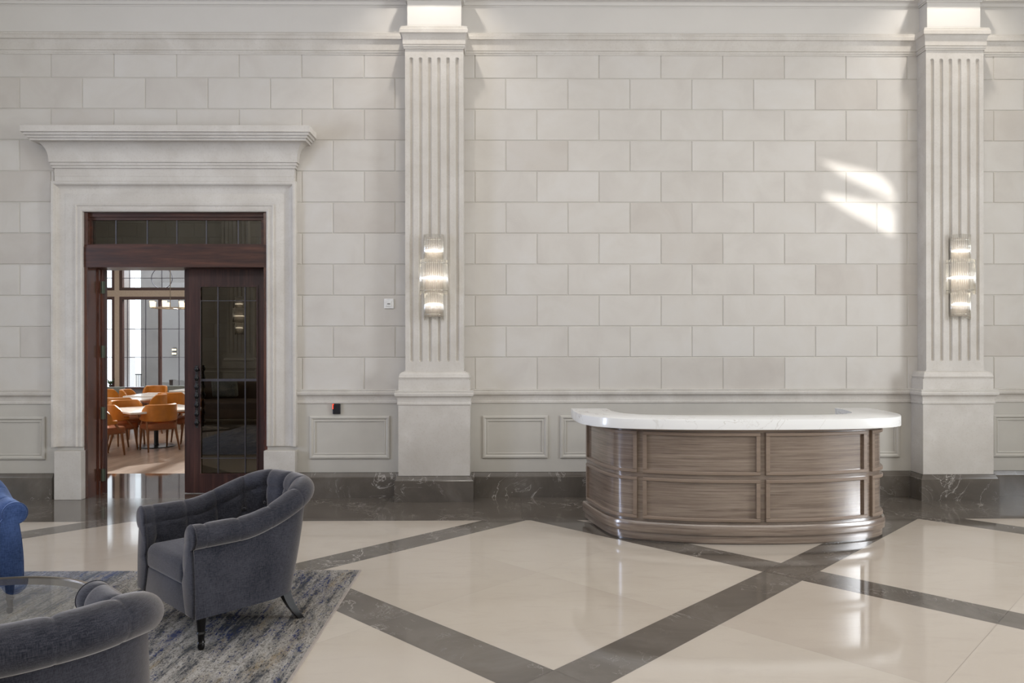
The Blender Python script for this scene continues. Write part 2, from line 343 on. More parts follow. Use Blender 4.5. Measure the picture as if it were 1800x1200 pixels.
# ------------------------------------------------------------------ wall planes
Z0, RH = AZ(138.3), .2991               # top course joint and course height
PS = -.155                               # depth of pilaster shafts
PX = [(AX(712.5, PS)+AX(815, PS))/2, (AX(1628, PS)+AX(1729.5, PS))/2]
SPACE = PX[1]-PX[0]
SH = (AX(815, PS)-AX(712.5, PS))/2        # half shaft
PED, PD = .335, .205                      # half pedestal and its depth
rows = [Z0+RH*.98]+[Z0-RH*j for j in range(0, 10)]+[AZ(690)]
rows[0] = AZ(90)
DX0, DX1, DZ1 = AX(148), AX(470), AZ(373)   # stone opening
CW = .29                                  # casing width
def blocks(g, x0, x1, phase, flip=0, hole=None, y=0.0, sgn=-1, rect=None):
    for r in range(len(rows)-1):
        zt, zb = rows[r], rows[r+1]
        off = phase + (.3 if (r+flip) % 2 == 0 else 0)
        k = math.floor((x0-off)/.6)-1; xs = []
        while off+.6*k < x1+.6: xs.append(off+.6*k); k += 1
        for a, b in zip(xs[:-1], xs[1:]):
            segs = [(max(a, x0), min(b, x1))]
            if rect and zb < rect[3] and zt > rect[2]: hl = (rect[0], rect[1])
            elif hole and zb < hole[2]-.02: hl = hole
            else: hl = None
            if hl:
                ns = []
                for p, q in segs:
                    if p < hl[0]: ns.append((p, min(q, hl[0])))
                    if q > hl[1]: ns.append((max(p, hl[1]), q))
                segs = ns
            for p, q in segs:
                if q-p < .012: continue
                j, c = .0035, .0045
                O = [(p+j, zb+j), (q-j, zb+j), (q-j, zt-j), (p+j, zt-j)]; I = [(p+j+c, zb+j+c), (q-j-c, zb+j+c), (q-j-c, zt-j-c), (p+j+c, zt-j-c)]
                vs_ = [(X, y, Z) for X, Z in O]+[(X, y+sgn*.005, Z) for X, Z in I]
                g.add(vs_, [(4, 5, 6, 7), (0, 1, 5, 4), (1, 2, 6, 5), (2, 3, 7, 6), (3, 0, 4, 7)])
hole = (DX0-CW+.01, DX1+CW-.01, AZ(226))
wb = empty('wall_back'); tag(wb, kind='structure')
g = G(); blocks(g, XL, PX[0]-SH+.02, -4.6527, 0, (hole[0], hole[1], AZ(250))); blocks(g, PX[0]+SH-.02, PX[1]-SH+.02, .3133, 1); blocks(g, PX[1]+SH-.02, XR, AX(1746), 1)
g.build('stone_courses', M['blocks'], wb)
g = G(); jm = .0
g.box(XL, DX0, .0, .3, 0, CEIL); g.box(DX1, XR, .0, .3, 0, CEIL); g.box(DX0, DX1, .0, .3, DZ1, CEIL)
g.build('wall_body', M['wains'], wb)
g = G(); g.box(XL, XR, -.008, 0, AZ(62), CEIL); g.build('frieze', M['paint'], wb)

# mouldings that run along the wall and wrap the pilasters
def run(extra, segs, proud=0):
    """plan path left to right wrapping the pilasters; extra = (half, depth)"""
    p = [(segs[0], 0)]
    for c in PX:
        if segs[0] < c < segs[1]:
            p += [(c-extra[0], 0), (c-extra[0], -extra[1]), (c+extra[0], -extra[1]), (c+extra[0], 0)]
    return p+[(segs[1], 0)]
def zl(lst, Y=0.0): return [(o, AZ(y, Y-o)) for o, y in lst]
band = zl([(0, 97.3), (.010, 97), (.010, 95), (.016, 93), (.018, 90.5), (.014, 90.0), (.020, 89), (.020, 81)])
band += arc(band[-1], (.042, AZ(69.5, -.042)), 6, -1)[1:]+zl([(.045, 69), (.045, 62.5), (.037, 62), (.037, 58.5), (0, 58)])
topm = zl([(0, 13), (.012, 12.6), (.012, 10), (.022, 9.4), (.022, 6)]); topm += arc(topm[-1], (.06, AZ(-1, -.06)), 5, -1)[1:]+zl([(.065, -2), (.065, -9), (0, -9)])
rail = zl([(0, 708.5), (.011, 708), (.011, 704.5), (.006, 703.5)]); rail += arc(rail[-1], (.026, AZ(694, -.026)), 6, -1)[1:]; rail += arc((.026, AZ(694, -.026)), (.034, AZ(690, -.034)), 4, 1)[1:]
rail += zl([(.034, 688.5), (.026, 687), (.030, 686), (.030, 684), (0, 683.3)])
skirt = [(0, 0), (.034, 0), (.034, AZ(838.5, -.034)), (.026, AZ(837, -.026)), (.022, AZ(835, -.02)), (.010, AZ(830, -.01)), (.010, AZ(829, -.01)), (0, AZ(829))]
cs0, cs1 = DX0-CW, DX1+CW
g = G(); sweep_geo(g, run((SH, -PS), (XL, XR)), band); tag(g.build('trim_1', M['stone'], smooth=25), kind='structure')
g = G(); sweep_geo(g, run((.255, .14), (XL, XR)), topm); tag(g.build('trim_2', M['paint'], smooth=25), kind='structure')
for i, (a, b) in enumerate(((XL, cs0+.01), (cs1-.01, XR))):
    g = G(); sweep_geo(g, run((PED, PD), (a, b)), rail); tag(g.build('trim_%d' % (3+i), M['stone'], smooth=25), kind='structure')
for nm, (a, b) in (('baseboard_left', (XL, cs0+.0)), ('baseboard_right', (cs1-.0, XR))):
    g = G(); sweep_geo(g, run((PED, PD), (a, b)), skirt); tag(g.build(nm, M['skirt']), kind='structure')

# wainscot picture-frame panels
def panel_frame(g, x0, x1, z0, z1, y=0.0, w_=.055, sgn=-1):
    pr = [(0, 0), (0, .012), (.006, .016), (.020, .018), (.030, .012), (.036, .006), (.046, .010), (w_, .008), (w_, 0)]
    rings = []
    for cx, cz, dx, dz in ((x0, z0, 1, 1), (x1, z0, -1, 1), (x1, z1, -1, -1), (x0, z1, 1, -1)):
        rings.append([(cx+dx*e, y+sgn*o, cz+dz*e) for e, o in pr])
    rings.append(rings[0]); g.loft(rings, closed=False, caps=False)
zt_, zb_ = AZ(730), AZ(805)
pans = [(XL+1.5, AX(80)), (AX(544.5), AX(685)), (AX(848), AX(962.5)), (AX(984.5), AX(1446)), (AX(1468), AX(1581)), (AX(1744), AX(1856))]
for i, (a, b) in enumerate(pans):
    g = G(); panel_frame(g, a, b, zb_, zt_); tag(g.build('trim_%d' % (5+i), M['wains']), kind='structure')

# ------------------------------------------------------------------ fluted pilasters
FZ0, FZ1 = AZ(635.5, PS), AZ(101.3, PS)
def pilaster(name='pilaster'):
    root = empty(name); tag(root, kind='structure')
    zt, zb = AZ(80, PS), AZ(655, PS); r = .0185; pitch = (2*SH-.085)/5*.93
    # fluted front
    xs = [-SH]; cen = [(-2.5+i)*pitch for i in range(6)]
    for c in cen: xs += [c+r*t for t in (-1.001, -.96, -.85, -.65, -.35, 0, .35, .65, .85, .96, 1.001)]
    xs += [SH]
    zs = [zb, FZ0-.004, FZ0]+[FZ0+r*t for t in (.06, .2, .4, .7, 1)]+[FZ0+.3*(k+1) for k in range(int((FZ1-FZ0-.1)/.3))]+[FZ1-r*t for t in (1, .8, .6, .4, .2, .08, .02)]+[FZ1+.001, zt]
    zs = sorted(zs); vs_ = []
    for z in zs:
        for x in xs:
            d = 0
            for c in cen:
                if abs(x-c) < r:
                    dz = 0
                    if z > FZ1-r: dz = z-(FZ1-r)
                    if z < FZ0+r: dz = (FZ0+r)-z
                    d = math.sqrt(max(0, r*r-(x-c)**2-dz*dz))
            vs_.append((x, PS+d, z))
    n = len(xs); g = G(); g.add(vs_, [(j*n+i, j*n+i+1, (j+1)*n+i+1, (j+1)*n+i) for j in range(len(zs)-1) for i in range(n-1)])
    g.add([(-SH, PS, zb), (-SH, PS, zt), (-SH, 0, zt), (-SH, 0, zb), (SH, PS, zb), (SH, PS, zt), (SH, 0, zt), (SH, 0, zb)], [(0, 1, 2, 3), (4, 7, 6, 5), (1, 5, 6, 2), (0, 3, 7, 4)])
    sh_ = g.build('shaft', M['stone'], root, smooth=35, fix=False)
    g = G(); pr = [(0, AZ(668, -PD)), (.050, AZ(668, -PD)), (.052, AZ(665, -PD)), (.058, AZ(663, -PD)), (.052, AZ(660.5, -PD))]
    pr += arc(pr[-1], (.012, AZ(653, PS)), 6, -1)[1:]+[(.012, AZ(651.5, PS)), (0, AZ(651.5, PS))]
    sweep_geo(g, [(-SH, 0), (-SH, PS), (SH, PS), (SH, 0)], pr); g.build('base_moulding', M['stone'], root, smooth=25)
    g = G(); g.box(-PED, PED, -PD, 0, .2, AZ(667, -PD)); g.build('pedestal', M['stone'], root)
    g = G(); g.box(-.255, .255, -.14, 0, AZ(46, -.14), CEIL); g.build('frieze_block', M['paint'], root)
    g = G(); g.box(-SH, SH, PS+.0, 0, AZ(80, PS), AZ(50, PS)); g.build('capital_core', M['stone'], root)
    return root
p0 = pilaster(); p0.location = (PX[0], 0, 0)
p1 = copy_tree(p0); p1.location = (PX[1], 0, 0)

# ------------------------------------------------------------------ rear wall (behind the camera, mirrored in the door glass)
wr = empty('wall_rear'); tag(wr, kind='structure')
g = G(); RX = [PX[0]-SPACE, PX[0], PX[1]]
ed = [XL]+[v for c in RX for v in (c-SH+.02, c+SH-.02)]+[XR]
for i in range(0, len(ed), 2): blocks(g, ed[i], ed[i+1], .1+i*.07, i // 2, None, REAR, 1, (2.20, 2.95, 2.72, 3.42))
g.build('stone_courses', M['blocks'], wr)
# rear wall has an added, unseen opening; a cut mask in it shapes the sun patch
WX0, WX1, WZ0, WZ1 = 2.20, 2.95, 2.72, 3.42
g = G(); g.box(XL, WX0, REAR-.2, REAR, 0, CEIL); g.box(WX1, XR, REAR-.2, REAR, 0, CEIL); g.box(WX0, WX1, REAR-.2, REAR, 0, WZ0); g.box(WX0, WX1, REAR-.2, REAR, WZ1, CEIL)
g.build('wall_body', M['wains'], wr)
pathr = [(XR, REAR)]
for c in reversed(RX): pathr += [(c+SH, REAR), (c+SH, REAR-PS), (c-SH, REAR-PS), (c-SH, REAR)]
pathr += [(XL, REAR)]
g = G(); sweep_geo(g, pathr, band); tag(g.build('trim_20', M['stone'], smooth=25), kind='structure')
pathr2 = [(XR, REAR)]
for c in reversed(RX): pathr2 += [(c+PED, REAR), (c+PED, REAR+PD), (c-PED, REAR+PD), (c-PED, REAR)]
pathr2 += [(XL, REAR)]
g = G(); sweep_geo(g, pathr2, rail); tag(g.build('trim_21', M['stone'], smooth=25), kind='structure')
g = G(); sweep_geo(g, pathr2, skirt); tag(g.build('baseboard_rear', M['skirt']), kind='structure')
for c in RX:
    p = copy_tree(p0); p.location = (c, REAR, 0); p.rotation_euler = (0, 0, PI)
for k, (a, b) in enumerate(((RX[0]+.5, RX[0]+1.2), (RX[0]+1.35, RX[1]-1.35), (RX[1]-1.2, RX[1]-.5), (RX[0]-1.2, RX[0]-.5))):
    g = G(); panel_frame(g, a, b, zb_, zt_, REAR, sgn=1); tag(g.build('trim_%d' % (22+k), M['wains']), kind='structure')
# end walls with tall windows, ceiling
def end_wall(nm, x, th, wn):
    g = G(); y0, y1 = -6.7, -2.1
    a, b = (x-th, x) if th > 0 else (x, x-th)
    g.box(a, b, REAR, y0, 0, CEIL); g.box(a, b, y1, .3, 0, CEIL); g.box(a, b, y0, y1, 0, .75); g.box(a, b, y0, y1, 4.05, CEIL)
    tag(g.build(nm, M['wains']), kind='structure')
    wn_ = empty(wn); tag(wn_, kind='structure'); g = G(); xm = (a+b)/2
    for y in (y0+.04, (2*y0+y1)/3, (y0+2*y1)/3, y1-.04): g.box(xm-.03, xm+.03, y-.04, y+.04, .75, 4.05)
    g.box(xm-.028, xm+.028, y0, y1, .75, .83); g.box(xm-.028, xm+.028, y0, y1, 3.97, 4.05); g.box(xm-.028, xm+.028, y0, y1, 3.1, 3.16)
    g.build('window_frame', M['winframe'], wn_)
    g = G(); g.box(xm-.003, xm+.003, y0, y1, .75, 4.05); g.build('pane', M['clear'], wn_)
end_wall('wall_left', XL, .3, 'window_2'); end_wall('wall_right', XR, -.3, 'window_3')
g = G(); g.box(XL-.3, XR+.3, REAR-.2, .3, CEIL, CEIL+.1); tag(g.build('ceiling', M['paint']), kind='structure')

# invented mask that cuts the spot's beam into the sun patch
LAMP = Vector((1.6, -17.5, 3.4))
def back(x, y):
    """where the ray from the spot to a wall point crosses the rear wall"""
    X, Z = at(x, y, -.006); t = (REAR-.1-LAMP.y)/(-.006-LAMP.y); return LAMP.x+(X-LAMP.x)*t, LAMP.z+(Z-LAMP.z)*t
g = G()
def mask_piece(pts):
    q = [back(*p) for p in pts]; n = len(q)
    g.add([(x, REAR-.12, z) for x, z in q]+[(x, REAR-.09, z) for x, z in q], [tuple(range(n)), tuple(range(2*n-1, n-1, -1))]+[(i, (i+1) % n, n+(i+1) % n, n+i) for i in range(n)])
BX0, BY0, BX1, BY1 = 1330, 200, 1680, 500
mask_piece([(BX0, BY0), (BX1, BY0), (BX1, 340), (1573, 340), (1564, 322), (1545, 306), (1515, 297), (1440, 281), (BX0, 281)])
mask_piece([(BX0, 281), (1439, 281), (1480, 308), (1573, 352), (1560, 352), (1500, 336), (1480, 338), (1436, 338), (BX0, 338)])
mask_piece([(1440, 281), (1446, 294), (1490, 322), (1533, 347), (1573, 361), (1573, 372), (1556, 360), (1520, 352), (1490, 345), (1445, 339), (1430, 338), (1430, 281)])
mask_piece([(BX0, 338), (1445, 339), (1450, 348), (1500, 377), (1560, 411), (1573, 415), (1573, 420), (BX1, 420), (BX1, BY1), (BX0, BY1)])
mask_piece([(1573, 330), (BX1, 330), (BX1, 425), (1573, 425)])
wl = empty('window_4'); tag(wl, kind='structure'); g.build('mask_panel', M['winframe'], wl)  # window_4 is no real window: it holds the added mask for the sun patch

# ------------------------------------------------------------------ floor
S0, SW_, SP = -.53, .27, 2.31; T0, TW, TP = .55, .26, 2.33
def clip(poly, a, b, c):
    out = []
    for i in range(len(poly)):
        p, q = poly[i], poly[(i+1) % len(poly)]; dp = a*p[0]+b*p[1]-c; dq = a*q[0]+b*q[1]-c
        if dp >= 0: out.append(p)
        if (dp >= 0) != (dq >= 0):
            t = dp/(dp-dq); out.append((p[0]+(q[0]-p[0])*t, p[1]+(q[1]-p[1])*t))
    return out
BAND = -.968
g = G()
def tile(s0, s1, t0, t1, mi):
    R2 = math.sqrt(.5); j = .0005
    s0 += j; s1 -= j; t0 += j; t1 -= j
    P = [((s+t)*R2, (s-t)*R2) for s, t in ((s0, t0), (s0, t1), (s1, t1), (s1, t0))]
    for a, b, c in ((0, -1, -BAND+.0008), (0, 1, REAR), (1, 0, XL), (-1, 0, -XR)):
        P = clip(P, a, b, c)
        if len(P) < 3: return
    g.add([(x, y, 0) for x, y in P], [tuple(range(len(P)))], mi)
for i in range(-9, 8):
    for j in range(-9, 9):
        s0 = S0+i*SP; t0 = T0+j*TP; s1 = s0+SW_; t1 = t0+TW; s2 = s0+SP; t2 = t0+TP
        for a in range(2):
            for b in range(2):
                tile(s1+(s2-s1)*a/2, s1+(s2-s1)*(a+1)/2, t1+(t2-t1)*b/2, t1+(t2-t1)*(b+1)/2, 0)
        tile(s0, s1, t0, t1, 1)
        for a in range(2):
            tile(s0, s1, t1+(t2-t1)*a/2, t1+(t2-t1)*(a+1)/2, 1); tile(s1+(s2-s1)*a/2, s1+(s2-s1)*(a+1)/2, t0, t1, 1)
x = XL
while x < XR:
    x2 = min(x+1.25, XR); ym = (BAND)/2-.1; g.add([(x, BAND, 0), (x2-.0015, BAND, 0), (x2-.0015, .0, 0), (x, .0, 0)], [(0, 1, 2, 3)], 1); x = x2
YE = fl(260, 832)[1]
for k in range(3):
    xa = -5.6+k*1.3; g.add([(xa, .0, 0), (xa+1.2985, .0, 0), (xa+1.2985, YE, 0), (xa, YE, 0)], [(0, 1, 2, 3)], 2)
g.add([(XL, REAR, -.004), (XR, REAR, -.004), (XR, .3, -.004), (XL, .3, -.004)], [(0, 1, 2, 3)], 3)
fo = g.build('floor', [M['cream'], M['dark'], mat_dark('brown_marble_threshold', .5, .05, True), simple('grout', (.18, .16, .14), .5)], fix=False); tag(fo, kind='structure')

# ------------------------------------------------------------------ stone door surround
ds = empty('trim_30', (0, 0, 0)); tag(ds, kind='structure')
cp = [(0, 0), (0, .028), (.012, .034), (.022, .034), (.028, .026), (.050, .026), (.058, .034), (.068, .034), (.074, .020), (.165, .020), (.175, .016)]
cp += [(.175+.075*math.sin(t*PI/12), .016+.034*(1-math.cos(t*PI/12))) for t in range(1, 7)]+[(.255, .056), (.262, .060), (.280, .060), (.287, .054), (.289, 0)]
g = G(); rings = []
for cx, cz, dx, dz in ((DX0, .5, -1, 0), (DX0, DZ1, -1, 1), (DX1, DZ1, 1, 1), (DX1, .5, 1, 0)):
    rings.append([(cx+dx*e, -o, cz+dz*e) for e, o in cp])
g.loft(rings, True, True); g.build('architrave', M['surround'], ds, smooth=25)
ph = AZ(791, -.08)
for a, b in ((AX(94.5, -.08), DX0+.012), (DX1-.012, AX(518.5, -.08))):
    g = G(); g.box(a, b, -.08, 0, 0, ph, bev=.004); g.build('plinth_block', M['surround'], ds)
b0 = .045; cxa, cxb = AX(97.5, -b0), AX(517, -b0)
def hz(lst): return [(o, AZ(y, -b0-o)) for o, y in lst]
hp = hz([(-.03, 322), (.004, 322), (.004, 311), (.006, 310.5), (.006, 296.5), (.020, 296), (.020, 291.5), (.030, 291), (.030, 286), (.042, 285.5), (.042, 280)])
hp += [(.042+.088*(1-math.cos(t*PI/14)), None) for t in range(1, 8)]
zA, zB = AZ(279.5, -b0-.042), AZ(248, -b0-.13)
hp = [p for p in hp if p[1] is not None]+[(.042+.088*(1-math.cos(t*PI/14)), zA+(zB-zA)*math.sin(t*PI/14)) for t in range(0, 8)]
hp += hz([(.150, 247.5), (.150, 243), (.168, 242.5), (.168, 238), (.186, 237.5), (.186, 233), (.205, 232), (.205, 221), (.198, 220.2), (-.03, 220.2)])
g = G(); sweep_geo(g, [(cxa, 0), (cxa, -b0), (cxb, -b0), (cxb, 0)], hp); g.build('door_cornice', M['surround'], ds, smooth=22)

# ------------------------------------------------------------------ timber doorway
JY = .20
fr = empty('trim_31'); tag(fr, kind='structure')
g = G(); g.box(DX0, DX0+.035, .0, .30, 0, DZ1); g.box(DX0+.035, DX0+.05, .17, .21, 0, AZ(470)); g.box(DX0+.035, DX0+.062, .21, .30, 0, AZ(470))
g.build('jamb', M['jambwood'], fr)
g = G(); g.box(DX1-.035, DX1, .0, .30, 0, DZ1); g.build('jamb', M['jambwood'], fr)
hz1, hz0 = AZ(430), AZ(469.5)
g = G(); g.box(DX0, DX1, -.006, .30, hz0, hz1-.02); g.box(DX0+.0, DX1-.0, -.001, .25, hz1-.02, hz1); g.build('door_header', M['mahog'], fr)
wt = empty('window_1'); tag(wt, kind='structure')
gx0, gx1, gz0, gz1 = AX(162.5, .06), AX(460, .06), AZ(429, .06), AZ(387.5, .06)
g = G(); zt = DZ1
g.box(DX0+.0, DX1-.0, .03, .12, gz1+.03, zt); g.box(DX0, gx0-.03, .03, .12, hz1, gz1+.03); g.box(gx1+.03, DX1, .03, .12, hz1, gz1+.03)
g.box(gx0-.03, gx1+.03, .05, .10, gz1, gz1+.03); g.box(gx0-.03, gx1+.03, .05, .10, hz1-.01, gz0); g.box(gx0-.03, gx0, .05, .10, gz0, gz1); g.box(gx1, gx1+.03, .05, .10, gz0, gz1)
g.build('window_frame', M['mahog'], wt)
g = G(); g.box(gx0-.01, gx1+.01, .072, .078, gz0-.01, gz1+.01); g.build('pane', M['transglass'], wt)
for xx in (204, 259, 311, 363, 419):
    X = AX(xx, .066); g = G(); g.box(X-.005, X+.005, .064, .085, gz0, gz1); g.build('lead_strip', M['lead'], wt)

def door_leaf(name, wdt, h, mats=M):
    """leaf with its left edge at x=0, front face y=0"""
    r = empty(name); tag(r, kind='structure'); t = .045
    a0, a1 = .118, wdt-.118; c0, c1 = AZ(833, JY), AZ(501, JY)
    g = G()
    g.box(0, a0, 0, t, .008, h); g.box(a1, wdt, 0, t, .008, h); g.box(a0, a1, 0, t, .008, c0); g.box(a0, a1, 0, t, c1, h); g.build('stile_and_rail', M['mahog_v'], r)
    g = G(); q = .016
    for y0, y1 in ((-.007, .004),):
        g.box(a0, a1, y0, y1, c0, c0+q); g.box(a0, a1, y0, y1, c1-q, c1); g.box(a0, a0+q, y0, y1, c0+q, c1-q); g.box(a1-q, a1, y0, y1, c0+q, c1-q)
    g.build('glazing_bead', M['mahog_v'], r)
    g = G(); g.box(a0+q-.004, a1-q+.004, .018, .024, c0+.01, c1-.01); g.build('pane', M['doorglass'], r)
    xs = [(382-328.5)/(1310/(CAMD+JY)), (429.4-328.5)/(1310/(CAMD+JY))]; zs = [AZ(y, JY) for y in (528, 667, 804)]
    for X in xs: g = G(); g.box(X-.005, X+.005, .008, .018, c0+q, c1-q); g.build('lead_strip', M['lead'], r)
    for k, Z in enumerate(zs):
        hw = .012 if k == 1 else .0035; g = G(); g.box(a0+q, a1-q, .009, .018, Z-hw, Z+hw); g.build('lead_strip', M['lead'], r)
    return r
LW = (DX1-.035)-AX(328.5, JY); HT = AZ(469, JY)
d1 = door_leaf('door_1', LW, HT); d1.location = (AX(328.5, JY), JY, 0)
g = G(); g.box(-.028, .012, .012, .05, .01, HT-.005); g.build('astragal', M['mahog_v'], d1)
# beaded pull handle
hzb, hzt = AZ(751, JY-.07), AZ(641, JY-.07); n = 7; L = hzt-hzb; pr = [(.0, 0), (.012, .002)]
for k in range(n):
    z0_ = L*k/n; s_ = L/n
    pr += [(.010, z0_+.04*s_), (.014, z0_+.12*s_), (.010, z0_+.2*s_), (.013, z0_+.3*s_), (.021, z0_+.45*s_), (.024, z0_+.58*s_), (.021, z0_+.7*s_), (.012, z0_+.84*s_), (.017, z0_+.92*s_), (.010, z0_+.98*s_)]
pr += [(0, L)]
g = G(); hx = AX(345.6, JY-.06)-AX(328.5, JY); g.lathe(pr, (hx, -.06, hzb), 16)
for z in (hzb+.05, hzt-.05): g.tube([(hx, -.06, z), (hx, .0, z)], .009, 10); g.lathe([(.0, 0), (.02, 0)], (hx, 0, z), 8)
g.build('door_handle', M['iron'], d1, smooth=True)
hx0 = AX(188, .255); d2 = door_leaf('door_2', LW*.96, HT)
a_ = math.atan2(7.44, AX(186.5, .24)); d2.location = (hx0, .255, 0); d2.rotation_euler = (0, 0, a_+.05)
for y in (505, 617, 724, 832):
    z = AZ(y, .22); g = G(); X = AX(176, .21); g.box(X, X+.05, .205, .212, z-.06, z+.06); g.lathe([(.007, -.06), (.007, .06)], (X+.03, .2, z), 10); g.build('hinge', M['brasshinge'], fr)

# ------------------------------------------------------------------ sconces
def sconce(name='wall_sconce'):
    r = empty(name)
    zc = {}
    D = .10
    def Z(y): return AZ(y, PS-.09)
    tiers = [(.088, Z(410), Z(457), Z(440.5)), (.130, Z(455), Z(516.5), Z(488)), (.088, Z(514), Z(561.5), Z(535))]
    g = G(); g.box(-.085, .085, -.012, 0, Z(556), Z(415), bev=.004); g.build('backplate', M['sconceplate'], r)
    for ti, (R_, zt, zb, zl_) in enumerate(tiers):
        t = []
        for zz in ((zt-.035, zb+.035) if ti == 1 else ((zt-.055,) if ti == 0 else (zb+.05,))):
            g = G(); g.tube([(R_*math.cos(a), -.012-R_*.85*math.sin(a), zz) for a in [PI*k/18 for k in range(19)]], .0032, 6); g.build('metal_ring', M['nickel'], r, smooth=True)
        nr = 17 if ti != 1 else 23
        for k in range(nr):
            a = PI*(k+.0)/(nr-1); x, y = R_*math.cos(a), -.012-R_*.85*math.sin(a); jj = .012*((k*7) % 3-1)
            g = G(); g.lathe([(.0, zb+jj*.6), (.0068, zb+jj*.6+.004), (.0068, zt-.003), (.0, zt)], (x, y, 0), 8); g.build('glass_rod', M['rodglass'], r, smooth=True)
        g = G(); ra = R_*.93; P = [(ra*math.cos(a), -.014-ra*.8*math.sin(a)) for a in [PI*k/16 for k in range(17)]]
        rings = [[(x, y, zl_-.003) for x, y in P], [(x, y, zl_+.001) for x, y in P], [(x*.6, -.014+(y+.014)*.6, zl_+.017) for x, y in P]]
        g.loft(rings, True, True); g.build('light_plate', M['led'], r)
    return r
sc = sconce(); sc.location = (AX(763, PS), PS, 0)
tag(sc, 'three-tier crystal rod wall sconce on the pilaster between door and desk', 'wall light', 'crystal wall sconces on the pilasters')
s2 = copy_tree(sc); s2.location = (AX(1686, PS), PS, 0)
tag(s2, 'three-tier crystal rod wall sconce on the pilaster beyond the desk, near the sunlit patch', 'wall light')
for c, lb in ((RX[0], 'glowing crystal sconce seen reflected in the glass of the closed door leaf'),):
    s3 = copy_tree(sc); s3.location = (c, REAR-PS, 0); s3.rotation_euler = (0, 0, PI); tag(s3, lb, 'wall light')

# ------------------------------------------------------------------ small wall devices
r = empty('thermostat', (AX(684, 0), -.005, AZ(533.5)))
g = G(); g.box(-.047, .047, -.012, .004, -.047, .047, bev=.004); g.build('cover_plate', M['white'], r)
g = G(); g.box(-.026, .026, -.018, -.012, -.027, .027, bev=.003); g.build('dial_panel', M['white'], r)
g = G(); g.box(-.013, .013, -.021, -.018, -.008, .003); g.build('display', simple('grey_display', (.25, .25, .24), .3), r)
tag(r, 'small square white thermostat on the stone wall left of the fluted pilaster', 'thermostat')
r = empty('card_reader', (AX(592, 0), -.002, AZ(717.5)))
g = G(); g.box(-.037, .037, -.022, .0, -.05, .05, bev=.005); g.build('housing', M['black'], r)
g = G(); g.box(-.036, -.029, -.0245, -.021, .0, .047); g.box(-.029, -.023, -.0245, -.021, .040, .047); g.build('indicator_light', M['red'], r)
tag(r, 'black card reader with a glowing red strip below the chair rail', 'card reader')

# ------------------------------------------------------------------ reception desk
def catmull(P, n=10):
    out = []
    for i in range(len(P)-1):
        p0_, p1_, p2_, p3_ = P[max(i-1, 0)], P[i], P[i+1], P[min(i+2, len(P)-1)]
        for k in range(n):
            t = k/n; out.append(tuple(.5*((2*b)+(-a+c)*t+(2*a-5*b+4*c-d)*t*t+(-a+3*b-3*c+d)*t**3) for a, b, c, d in zip(p0_, p1_, p2_, p3_)))
    out.append(tuple(P[-1])); return out
def resample(P, n):
    L = [0]
    for a, b in zip(P[:-1], P[1:]): L.append(L[-1]+math.dist(a, b))
    out = []; k = 0
    for i in range(n+1):
        s_ = L[-1]*i/n
        while k < len(L)-2 and L[k+1] < s_: k += 1
        t = (s_-L[k])/max(L[k+1]-L[k], 1e-9); out.append(tuple(a+(b-a)*t for a, b in zip(P[k], P[k+1])))
    return out, L[-1]
DC = 1.868
half = [(1.175, 6.30), (1.15, 6.17), (1.115, 6.0), (1.07, 5.83), (1.02, 5.71), (.95, 5.645), (.82, 5.575), (.50, 5.485), (.25, 5.455), (0, 5.446)]
fullp = [(-a, b-7.2038) for a, b in half]+[(a, b-7.2038) for a, b in reversed(half[:-1])]
curve, LEN = resample(catmull([(x, y) for x, y in fullp], 12), 240)
def normals(P):
    N = []
    for i in range(len(P)):
        a, b = P[max(i-1, 0)], P[min(i+1, len(P)-1)]; d = Vector((b[0]-a[0], b[1]-a[1])).normalized(); N.append((d.y, -d.x))
    return N
CN = normals(curve)
def strip(g, i0, i1, prof, uvs=None):
    """profile (out,z) closed, following the desk curve between samples"""
    rings = []
    for i in range(i0, i1+1):
        (x, y), (nx, ny) = curve[i], CN[i]; rings.append([(x+nx*o, y+ny*o, z) for o, z in prof])
    g.loft(rings, True, True)
def uv_arc(o):
    me = o.data; uvl = me.uv_layers.new(name='UVMap')
    import bisect
    cx = [c[0] for c in curve]
    for lp in me.loops:
        v = me.vertices[lp.vertex_index].co
        i = min(range(0, len(curve), 4), key=lambda k: (curve[k][0]-v.x)**2+(curve[k][1]-v.y)**2)
        s_ = LEN*i/240+(v.x-curve[i][0])*1.0
        uvl.data[lp.index].uv = (s_, v.z)
def idx(X):
    return min(range(241), key=lambda k: abs(curve[k][0]-(X-DC)))
desk = empty('reception_desk', (DC, 0, 0)); tag(desk, 'curved grey-brown wooden reception desk with a thick white veined stone top', 'desk')
g = G(); strip(g, 0, 240, [(-.02, .0), (0, .0), (0, .846), (-.02, .846)])
uv_arc(g.build('curved_front', M['oak'], desk, smooth=40))
g = G(); strip(g, 0, 240, [(-.001, .012), (.016, .012), (.018, .062), (.016, .070), (-.001, .070)]); uv_arc(g.build('toe_board', M['oak'], desk, smooth=40))
g = G(); strip(g, 0, 240, [(-.001, .070), (.034, .070), (.036, .074), (.036, .138), (.028, .148), (-.001, .150)]); uv_arc(g.build('plinth_belt', M['oak'], desk, smooth=40))
gp = G(); strip(gp, 0, 240, [(-.001, .828), (.012, .828), (.012, .846), (-.001, .846)]); uv_arc(gp.build('top_rail', M['oakf'], desk, smooth=40))
bounds = [(3, idx(AX(1120.5, 5.60-7.204))), (idx(AX(1132, 5.57-7.204)), idx(AX(1334.5, 5.45-7.204))), (idx(AX(1345, 5.45-7.204)), idx(AX(1518, 5.60-7.204))), (idx(AX(1529, 5.62-7.204)), 237)]
